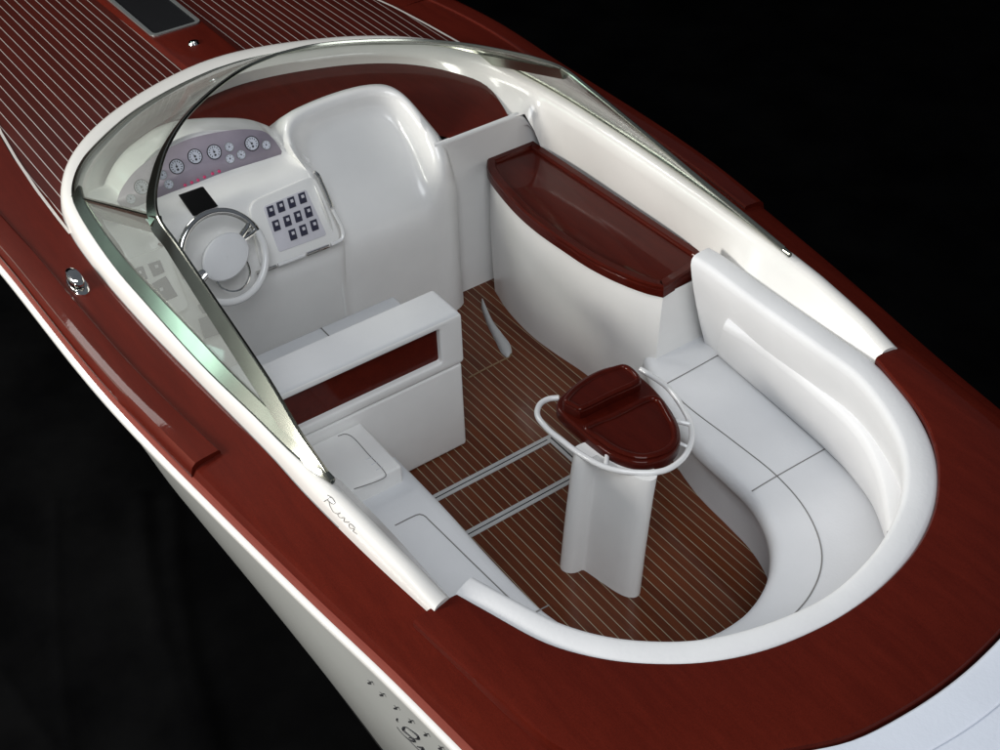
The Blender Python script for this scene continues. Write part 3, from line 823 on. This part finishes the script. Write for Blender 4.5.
# --- dashboard: mahogany dash top
dash = [(3.40, 0), (3.37, -.2), (3.30, -.46), (3.16, -.75), (2.98, -.98), (2.80, -1.10), (2.62, -1.17), (2.40, -1.16), (2.20, -1.10), (2.085, -1.055)]
full = dash[::-1] + [(x, -y) for x, y in dash[1:]]
Dp = catmull(full, 100)
mb = MB()
hm = int(len(Dp))
rows = []
for k in range(100):
    p = Dp[k]; yq = max(-1.05, min(1.05, p[1])); q = np.array([float(np.interp(yq, [-1.05, -.63, -.60, -.52, -.40, -.28, 1.05], [2.08, 2.08, 2.24, 2.42, 2.54, 2.64, 2.80])), yq])
    q[0] = min(q[0], p[0] - .01)
    rows.append([(p[0] * (1 - s) + q[0] * s, p[1] * (1 - s) + q[1] * s, 1.385 + .02 * math.sin(math.pi * min(1, s * .5 + .2))) for s in np.linspace(0, 1, 10)])
mb.grid(rows); dsh = mb.build('dash_top', WOOD, boat, 60)
# white bulkhead between cabinet and console
mb = MB(); rows = []
for y in np.linspace(-.55, -1.36, 24):
    k = max(0, (-1.13 - y) / .23); dz_ = -.30 * k
    rows.append([(2.108, y, ZF), (2.10, y, 1.0), (2.085, y, 1.30), (2.070, y, 1.372 + dz_), (2.068, y, 1.388 + dz_), (2.074, y, 1.398 + dz_), (2.084, y, 1.401 + dz_), (2.088, y, 1.39 + dz_), (2.09, y, 1.36 + dz_)])
mb.grid(rows); mb.build('bulkhead', GEL, boat, 60)
# --- moulded shell recess on the co-pilot side
sp = lambda t, k: k * math.log1p(math.exp(max(-30, min(30, t / k))))
g0 = lambda z: 2.02 + 2.0 * sp(z - 1.385, .05)
g1 = lambda z: g0(z) - .045
g2 = lambda z: 1.985 + 1.8 * sp(z - 1.26, .05)
g3 = lambda z: 1.985 + 1.32 * sp(z - 1.12, .05)
def gsh(g, dx): return lambda z: g(z) + dx
S0 = [(330, 226), (306, 166), (289, 148), (281, 130), (286, 112), (304, 102), (336, 89), (368, 81), (390, 81), (407, 91), (432, 120), (450, 145), (457, 174), (460, 222), (463, 270), (466, 309)]
S1 = [(336, 240), (312, 180), (297, 153), (290, 134), (294, 121), (308, 111), (340, 99), (372, 91), (392, 92), (405, 101), (426, 132), (441, 160), (448, 190), (452, 230), (455, 275), (458, 318)]
S2 = [(341, 250), (320, 190), (305, 163), (299, 145), (305, 131), (320, 121), (348, 109), (374, 103), (391, 106), (402, 116), (420, 143), (431, 170), (438, 195), (442, 235), (445, 280), (449, 326)]
S3 = [(350, 262), (328, 198), (315, 172), (312, 156), (319, 144), (334, 134), (355, 122), (375, 117), (388, 119), (397, 129), (409, 150), (419, 176), (426, 200), (430, 240), (434, 285), (438, 334)]
def loop3(S_, g, n=70):
    c = catmull(S_, n)
    pts = [atx(a, b_, g) for a, b_ in c]
    return pts
NS = 90
L0, L1_, L2, L3 = loop3(S0, g0, NS), loop3(S1, g1, NS), loop3(S2, g2, NS), loop3(S3, g3, NS)
# ends run straight down to the floor
def ext(L_):
    a, z = L_[0].copy(), L_[-1].copy(); a[2] = ZF; z[2] = ZF - .01; return [a] + L_ + [z]
cz = np.array([2.9, -.2, 1.3])
foot = [np.array([p[0] + .30 * max(0, min(1, (p[2] - 1.1) / .25)) + .05, p[1] - (.06 if False else 0), min(p[2], 1.36) if p[2] > 1.36 else p[2]]) for p in L0]
def mixp(A, B, k, lift=0):
    out = []
    for a, c_ in zip(A, B):
        p = a * (1 - k) + c_ * k; p = p + (CAM - p) / np.linalg.norm(CAM - p) * lift; out.append(p)
    return out
rows = [ext(foot), ext(mixp(foot, L0, .6, .02)), ext(L0), ext(mixp(L0, L1_, .5, .018)), ext(L1_), ext(mixp(L1_, L2, .5, .010)), ext(L2), ext(mixp(L2, L3, .5, -.01)), ext(L3)]
mb = MB(); mb.grid([[tuple(p) for p in r] for r in rows])
c3 = catmull(S3, NS); half = NS // 2
inner = []
for i in range(half - 1):
    a, c_ = c3[i], c3[NS - 1 - i]; row = []
    for k in np.linspace(0, 1, 14):
        q = a * (1 - k) + c_ * k
        row.append(tuple(atx(q[0], q[1], g3)))
    row[0] = tuple(L3[i]); row[-1] = tuple(L3[NS - 1 - i]); inner.append(row)
bot_row = [(p[0], p[1], ZF) for p in inner[0]]
mb.grid([bot_row] + inner)
mb.add([L3[half - 1], L3[half]] + inner[-1][::-1], [tuple(range(2 + len(inner[-1])))])
shell = mb.build('footwell_shell', GEL, boat, 70)
sm_ = shell.modifiers.new('smooth', 'SMOOTH'); sm_.factor = .5; sm_.iterations = 6

# --- helm console
gp = lambda z: 2.38 + .6 * (z - 1.50)            # gauge panel plane
gb = lambda z: 1.955 + .5 * (z - 1.08)           # sloped switch face
gc = lambda z: 2.62                                # crest of the hood
crest_px = [(110, 186), (116, 168), (129, 151), (145, 138), (159, 128.5), (176, 122), (192, 119.5), (210, 118), (228, 118), (244, 118.5), (258, 121), (270, 126), (282, 136), (297, 151), (308, 163)]
crest = catmull([atx(a, b_, gc) for a, b_ in crest_px], 60)
cy = crest[:, 1][::-1]; czz = crest[:, 2][::-1]     # ascending y
rim_px = [(117, 201), (121, 190), (134, 172), (146, 162), (159, 153.5), (174, 145.5), (189, 139), (206, 134.5), (222, 131.5), (238, 129.5), (252, 129.5), (265, 132), (273, 139), (282, 152)]
rimc = catmull([atx(a, b_, gp) for a, b_ in rim_px], 60); ry = rimc[:, 1][::-1]; rz = rimc[:, 2][::-1]
YL, YR = 1.24, .085
rows = []
for y in np.linspace(YR, YL, 90):
    zc_ = float(np.interp(y, cy, czz)); zr = float(np.interp(y, ry, rz, left=1.49, right=1.49))
    inside = (ry[0] < y < ry[-1])
    if y < cy[0] + .02: zc_ = min(zc_, 1.30 + (y - YR) * 1.0)
    e = min(1, max(0, (y - YR) / .06))                      # rounding toward the free right hand end
    e2 = math.sin(e * math.pi / 2); sh = (1 - e2) * .06
    zc_ = max(zc_, 1.40 if y > .2 else 1.30)
    zr = min(zr, zc_ - .03)
    zl = min(1.485, zc_ - .045)
    zr = max(zr, zl + .004)
    row = [(2.0 + sh, ZF), (1.985 + sh, .8), (1.968 + sh, 1.02), (1.962 + sh, 1.06), (1.972 + sh, 1.09), (gb(1.15) + sh, 1.15), (gb(1.25) + sh, 1.25), (gb(1.38) + sh, min(1.38, zl - .06)), (gb(1.45) + sh, min(1.45, zl - .03)),
           (gb(1.47) + .012 + sh, min(1.466, zl - .018)), (2.22 + sh, zl - .010), (2.33, zl - .004), (gp(zl) - .012, zl), (gp(zl), zl + .012), (gp(zr), zr),
           (gp(zr) + .008, zr + .012), (gp(zr) - .01, zr + .03), (gp(zr) + .03, zr + .062 if zc_ > zr + .08 else zr + .02), (2.56, zc_ - .014), (2.62, zc_), (2.68, zc_ - .012), (2.76, zc_ - .08), (2.84, 1.37)]
    rows.append([(x, y, z) for x, z in row])
mb = MB(); mb.grid(rows); mb.cap(rows[0]); con = mb.build('helm_console', GEL, boat, 60)
sm_ = con.modifiers.new('smooth', 'SMOOTH'); sm_.factor = .5; sm_.iterations = 4

# lilac gauge panel lying on the slanted face
mb = MB()
lowline = [(282, 154), (255, 162.5), (228, 171), (204, 180), (180, 190.5), (160, 199), (140, 206), (122, 208)]
loopp = [atx(a, b_, gsh(gp, -.012)) for a, b_ in catmull(rim_px + lowline[:], 90)]
cpt = sum(loopp) / len(loopp)
mb.add([cpt] + loopp, [(0, i + 1, (i + 1) % len(loopp) + 1) for i in range(len(loopp))])
gpn = mb.build('gauge_panel', LILAC, boat, 60, thick=.006)
nrm = np.array([-1, 0, .6]) / np.linalg.norm([1, .6])
def pfr(px, py, g=gp, dx=-.016, up=(.6, 0, 1.)):
    p = atx(px, py, gsh(g, dx)); return plane_frame(p, (0, -1, 0), np.array(up) * 1.0)
def gauge(px, py, r):
    fr = pfr(px, py); o, u, v, n = fr
    mb = MB(); disc(mb, fr, r, r, -.004, .006, 28, r * .9); ga = mb.build('gauge', ALU if r < .03 else BLACK, gpn, 40)
    mb = MB(); disc(mb, fr, r * .9, r * .9, -.002, .003, 24); mb.build('dial', DIAL, ga)
    mb = MB()
    nt_ = 11 if r > .03 else 6
    for k in range(nt_):
        a = math.radians(225 - 270 * k / (nt_ - 1)); d = u * math.cos(a) + v * math.sin(a); e = -u * math.sin(a) + v * math.cos(a)
        p0 = o + d * r * .58 + n * .0045; p1 = o + d * r * .76 + n * .0045; w_ = r * .055
        mb.add([p0 - e * w_, p1 - e * w_, p1 + e * w_, p0 + e * w_], [(0, 1, 2, 3)])
    a = math.radians(110 + random.uniform(-50, 50)); d = u * math.cos(a) + v * math.sin(a); e = -u * math.sin(a) + v * math.cos(a)
    mb.add([o - e * r * .06 + n * .005, o + d * r * .6 + n * .005, o + e * r * .06 + n * .005], [(0, 1, 2)])
    disc(mb, fr, r * .16, r * .14, .004, .007, 10)
    if r > .03:
        fr2 = plane_frame(o - v * r * .42, u, v); disc(mb, fr2, r * .16, r * .16, .004, .005, 10)
    mb.build('dial_marks', INK, ga)
for a, b_ in ((176.5, 166.6), (194.8, 156.4), (214, 152), (251.6, 143.5), (141.4, 187)): gauge(a, b_, .039)
for a, b_ in ((229, 147), (229.8, 158.8), (241, 154.7), (266, 145), (162, 175), (168.6, 184.3), (130.6, 199)): gauge(a, b_, .0245)
for a, b_ in ((185.3, 185.3), (192, 182.6), (198.2, 180.2), (204.7, 177.1), (212.8, 173.7), (219.3, 171.4)):
    mb = MB(); disc(mb, pfr(a, b_, gp, -.017), .0095, .006, -.004, .007, 14); mb.build('warning_lamp', MAGENTA, gpn)

# screen and switches on the sloped face
def quad_slab(name, px, g, dx, th, mat, parent, bev=.003):
    pts = [atx(a, b_, gsh(g, dx)) for a, b_ in px]
    n = np.cross(pts[1] - pts[0], pts[2] - pts[0]); n /= np.linalg.norm(n)
    if n @ (CAM - pts[0]) < 0: n = -n
    mb = MB(); k = len(pts)
    mb.add([p - n * th for p in pts] + [p for p in pts], [tuple(range(k))[::-1], tuple(range(k, 2 * k))] + [(i, (i + 1) % k, k + (i + 1) % k, k + i) for i in range(k)])
    return mb.build(name, mat, parent, 30, bevel=bev)
quad_slab('chart_screen', [(179.8, 195), (203.3, 186.6), (218.3, 206), (194.5, 216)], gb, -.010, .03, MATTE, boat, .002)
def rpoly(pts, r, n=4):
    P_ = [np.array(p, float) for p in pts]; out = []
    for i in range(len(P_)):
        a, c_, d = P_[i - 1], P_[i], P_[(i + 1) % len(P_)]
        u = (a - c_) / np.linalg.norm(a - c_); v = (d - c_) / np.linalg.norm(d - c_)
        p0 = c_ + u * r; p1 = c_ + v * r
        for k in range(n + 1):
            t = k / n; out.append(tuple((1 - t) ** 2 * p0 + 2 * t * (1 - t) * c_ + t * t * p1))
    return out
frame_out = rpoly([(246, 200), (317, 170), (347, 244), (262, 276)], 13)
pod = quad_slab('switch_pod', rpoly([(248, 203), (315, 174), (343, 242), (262, 272)], 12), gb, -.022, .05, GEL, boat, .007)
quad_slab('switch_plate', rpoly([(263, 207), (306, 189), (327, 235), (279, 252.5)], 3), gb, -.026, .012, PALE, pod, .002)
for a, b_ in ((271, 211.3), (281, 206.8), (291.8, 202.5), (302.6, 198), (276.5, 225.6), (287.6, 221), (298.2, 216.6), (308.6, 212), (293, 234.7), (303.6, 230.2), (314.5, 225.2)):
    s_ = quad_slab('switch', [(a - 4.6, b_ - 4.0), (a + 2.0, b_ - 6.4), (a + 4.8, b_ + 3.8), (a - 1.8, b_ + 6.3)], gb, -.032, .012, DARKSW, pod, .0015)
    quad_slab('switch_mark', [(a - 1.6, b_ - 2.6), (a + 1.1, b_ - 3.6), (a + 2.0, b_ - .6), (a - .7, b_ + .4)], gb, -.0335, .003, PALE, pod, 0)
# chrome and white grab rail round the pod
rail_px = catmull([(296, 176), (308, 171.5), (316, 173), (322, 184), (334, 212), (342, 228), (342.5, 238), (336, 242.5), (310, 253), (280, 264.5), (262, 271), (256, 273)], 80)
rail_pt = [atx(a, b_, gsh(gb, -.056)) for a, b_ in rail_px]
for a, c_, mt, nm in ((8, 26, CHROME, 'rail_chrome'), (26, 46, TUBEW, 'rail_white'), (46, 57, CHROME, 'rail_chrome'), (57, 70, TUBEW, 'rail_white'), (70, 80, CHROME, 'rail_chrome')):
    mb = MB(); mb.tube(rail_pt[a:c_], .0105, 10); mb.build(nm, mt, pod)

# --- steering wheel
hub = np.array(atx(224, 257, lambda z: 1.90)); hub[0] -= .0
wn = np.array([-.86, -.12, .48]); wn /= np.linalg.norm(wn)
wu = np.cross((0, 0, 1), wn); wu /= np.linalg.norm(wu); wv = np.cross(wn, wu)
if wu[1] > 0: wu = -wu; wv = np.cross(wn, wu)
if wv[2] < 0: wv = -wv
RW = .226
def wp(a, r, h=0): return hub + r * (math.cos(a) * wu + math.sin(a) * wv) + wn * h
mb = MB(); mb.tube([wp(math.radians(a), RW) for a in np.linspace(12, 182, 50)], .0195, 14); wheel = mb.build('steering_wheel', CHROME, boat)
mb = MB(); mb.tube([wp(math.radians(a), RW) for a in np.linspace(182, 372, 56)], .0195, 14); mb.build('rim_grip', TUBEW, wheel)
mb = MB(); rows = []
for k, h_ in ((.94, -.02), (1.0, -.010), (1.0, .004), (.95, .011), (.8, .015), (.4, .018), (0.02, .019)):
    rows.append([hub + (k * .140) * math.cos(a) * (wu * math.cos(.30) + wv * math.sin(.30)) + (k * .104) * math.sin(a) * (-wu * math.sin(.30) + wv * math.cos(.30)) + wn * (h_ + .02) for a in np.linspace(0, 2 * math.pi, 40, endpoint=False)])
mb.grid(rows, False, True); mb.cap(rows[0]); mb.build('wheel_hub', VINYL, wheel)
for a0 in (20, 192):
    mb = MB(); a = math.radians(a0)
    for da in (-.10, .10):
        mb.tube([wp(a + da * .3, .10, .01), wp(a + da, .19, .015), wp(a + da * 1.2, RW, .0)], [.020, .015, .012], 10)
    mb.build('wheel_spoke', CHROME, wheel)
mb = MB(); mb.tube([hub - wv * .085 + .095 * (math.cos(t) * wu + math.sin(t) * wv) + wn * .012 for t in np.linspace(math.radians(160), math.radians(372), 30)], .006, 8); mb.build('horn_ring', CHROME, wheel)
mb = MB(); mb.tube([hub + wn * .01, hub - wn * .16], [.035, .05], 14); mb.build('steering_column', TUBEW, wheel)

# --- lower switches on the port cockpit side
mb = MB()
def side_slab(name, px, y, mat, parent, th=.02, bev=.002):
    pts = []
    for a, b_ in px:
        d = ray(a, b_); p = CAM + d * ((2.46 - CAM[0]) / d[0]) if False else None
        pts.append(atx(a, b_, (lambda z: gb(z) - y) if y < 1 else (lambda z: y)))
    n = np.cross(pts[1] - pts[0], pts[2] - pts[0]); n /= np.linalg.norm(n)
    if n @ (CAM - pts[0]) < 0: n = -n
    k = len(pts); mb = MB()
    mb.add([p - n * th for p in pts] + list(pts), [tuple(range(k))[::-1], tuple(range(k, 2 * k))] + [(i, (i + 1) % k, k + (i + 1) % k, k + i) for i in range(k)])
    return mb.build(name, mat, parent, 30, bevel=bev)
gs = 1.80
podl = side_slab('side_switch_pod', rpoly([(122, 262), (166, 246), (190, 308), (158, 322)], 7), .035, GEL, boat, .03, .006)
for px in ([(131, 270), (143, 266), (148, 279), (137, 283)], [(148, 264), (160, 260), (165, 272), (154, 277)], [(145, 288), (166, 276), (178, 296), (157, 305)]):
    s_ = side_slab('side_switch', px, .045, DARKSW, podl, .015)
    a = sum(p[0] for p in px) / 4; b_ = sum(p[1] for p in px) / 4
    side_slab('switch_mark', [(a - 2, b_ - 3), (a + 1, b_ - 4), (a + 2, b_ - 1), (a - 1, b_)], 048e-3, PALE, podl, .003, 0)
side_slab('throttle_plate', [(200, 321), (215, 315), (224, 333), (205, 339)], 1.945, DARKSW, boat, .02)
side_slab('throttle_plate', [(199, 307), (209, 303), (213, 311), (203, 314)], 1.94, DARKSW, boat, .02)

# --- port deck cleat
mb = MB()
cc = at(77, 283, 1.392)
def blade(cx, zc, ln, wd, h_, ang=.0):
    rows = []
    for k, z in ((1, 0), (1.0, h_ * .5), (.86, h_ * .9), (.55, h_), (.02, h_)):
        rows.append([(cc[0] + cx + ln * k * math.cos(t), cc[1] + wd * k * math.sin(t), zc + z) for t in np.linspace(0, 2 * math.pi, 28, endpoint=False)])
    return rows
r_ = blade(0, 1.375, .105, .045, .022); mb.grid(r_, False, True)
r_ = blade(.012, 1.415, .088, .034, .018); mb.grid(r_, False, True)
mb.tube([(cc[0], cc[1], 1.38), (cc[0], cc[1], 1.42)], .018, 10)
mb.build('cleat', CHROME, boat, 40)
mb = MB(); mb.tube([(cc[0] - .3, cc[1] + .008, 1.3665), (cc[0] - .10, cc[1] + .004, 1.372)], .004, 6); mb.build('fairlead_line', BRASS, boat)

# --- windscreen
BASE = [(.065, 1.232), (.27, 1.270), (.6, 1.293), (1.0, 1.323), (1.6, 1.337), (1.9, 1.340), (2.23, 1.325), (2.5, 1.30), (2.66, 1.27), (2.8, 1.21), (2.96, 1.10), (3.08, .97), (3.27, .70), (3.40, .38), (3.46, .1), (3.463, 0)]
RIM = [(.065, 1.232, 1.497), (.34, 1.222, 1.55), (.61, 1.20, 1.61), (1.12, 1.18, 1.71), (1.5, 1.165, 1.78), (1.71, 1.155, 1.81), (1.86, 1.10, 1.822), (2.02, 1.01, 1.83), (2.21, .88, 1.838), (2.42, .68, 1.845), (2.60, .42, 1.85), (2.70, .2, 1.852), (2.73, 0, 1.853)]
def full3(pts): return list(pts) + [(x, -y, z) for x, y, z in reversed(pts[:-1])]
# parametrise so that the pillar (index 5 of the rim) sits over its base point
NB = 60
def split(C_, idx_pt):
    C_ = catmull(C_, 400); d = np.linalg.norm(C_ - np.array(idx_pt), axis=1); i = int(d.argmin()); 
    def res(A, n):
        s = np.r_[0, np.cumsum(np.linalg.norm(np.diff(A, axis=0), axis=1))]; u = np.linspace(0, s[-1], n)
        return np.array([[np.interp(v, s, A[:, k]) for k in range(3)] for v in u])
    return res(C_[:i + 1], 40), res(C_[i:], 40)
b3 = [(x, y, 1.490) for x, y in BASE]
bA, bB = split(b3, (2.66, 1.27, 1.487)); rA, rB = split(RIM, (1.71, 1.155, 1.81))
def both(A): return A, A * np.array([1, -1, 1])
def panel(name, A, B, mat, parent, th):
    mb = MB(); mb.grid([[tuple(A[i] * (1 - k) + B[i] * k) for i in range(len(A))] for k in np.linspace(0, 1, 6)])
    return mb.build(name, mat, parent, 60, thick=th)
# front pane runs round the bow side; side panes port and starboard
fb = np.vstack([bB, (bB * np.array([1, -1, 1]))[::-1][1:]]); fr_ = np.vstack([rB, (rB * np.array([1, -1, 1]))[::-1][1:]])
front = panel('windscreen', fb, fr_, GLASS, boat, .010)
sides = []
for sgn in (1, -1):
    m_ = np.array([1, sgn, 1]); sides.append(panel('side_pane', bA * m_, rA * m_, GLASS, front, .010))
def band(A, B, wa, inner_off=0, th=.022, name='frame', mat=STEEL):
    "flat frame strip lying in the glass surface along line A, facing toward line B"
    mb = MB(); rows = []
    n = len(A)
    for i in range(n):
        t = A[min(i + 1, n - 1)] - A[max(i - 1, 0)]; t /= np.linalg.norm(t)
        d = B[i] - A[i]
        if np.linalg.norm(d) < 1e-4: d = np.array([0, 0, 1.])
        d = d - t * (d @ t); L_ = np.linalg.norm(d); d = d / (L_ + 1e-9)
        nn = np.cross(t, d); w_ = wa[i] if hasattr(wa, '__len__') else wa
        h = th / 2
        rows.append([A[i] - d * .004 + nn * h * .6, A[i] + nn * h, A[i] + d * w_ * .5 + nn * h * 1.03, A[i] + d * w_ * .94 + nn * h, A[i] + d * w_ + nn * h * .5,
                     A[i] + d * w_ - nn * h * .5, A[i] + d * w_ * .94 - nn * h, A[i] - nn * h, A[i] - d * .004 - nn * h * .6])
    mb.grid(rows, False, True); mb.cap(rows[0]); mb.cap(rows[-1][::-1])
    return mb.build(name, mat, front, 22)
for sgn in (1, -1):
    m_ = np.array([1, sgn, 1]); W = np.interp(np.linspace(0, 1, 40), [0, .08, .4, 1], [.012, .055, .075, .065])
    band(bA * m_, rA * m_, W * (1 if sgn > 0 else .35), name='side_sill'); band(rA * m_, bA * m_, W * (1.15 if sgn > 0 else .5), name='side_rail')
    P0, P1 = bB[0] * m_, rB[0] * m_
    n_ = 12; A = np.array([P0 * (1 - k) + P1 * k for k in np.linspace(0, 1, n_)]); dirv = np.array([.35, sgn * .35, .35])
    Bv = A + np.array([-.5, 0, -.3])
    band(A, Bv, .085 if sgn > 0 else .06, name='pillar', th=.03)
Wf = np.interp(np.linspace(0, 1, len(fr_)), [0, .14, .26, .80, 1], [.062, .050, .018, .016, .030])
band(fr_, fb, Wf, th=.018, name='front_rail', mat=STEEL)
band(fb, fr_, .020, th=.02, name='front_sill', mat=STEEL)
mb = MB(); allb = np.vstack([bA[:-1], fb, (bA * np.array([1, -1, 1]))[::-1][1:]])
cen = np.array([1.6, 0, 1.487])
mb.tube([p + np.array([0, 0, -.002]) for p in allb], .011, 8); mb.build('sill_gasket', GASKET, front)
# chrome clip on the sill
mb = MB(); k0 = int(np.argmin([np.linalg.norm(p - np.array([3.05, .92, 1.487])) for p in allb]))
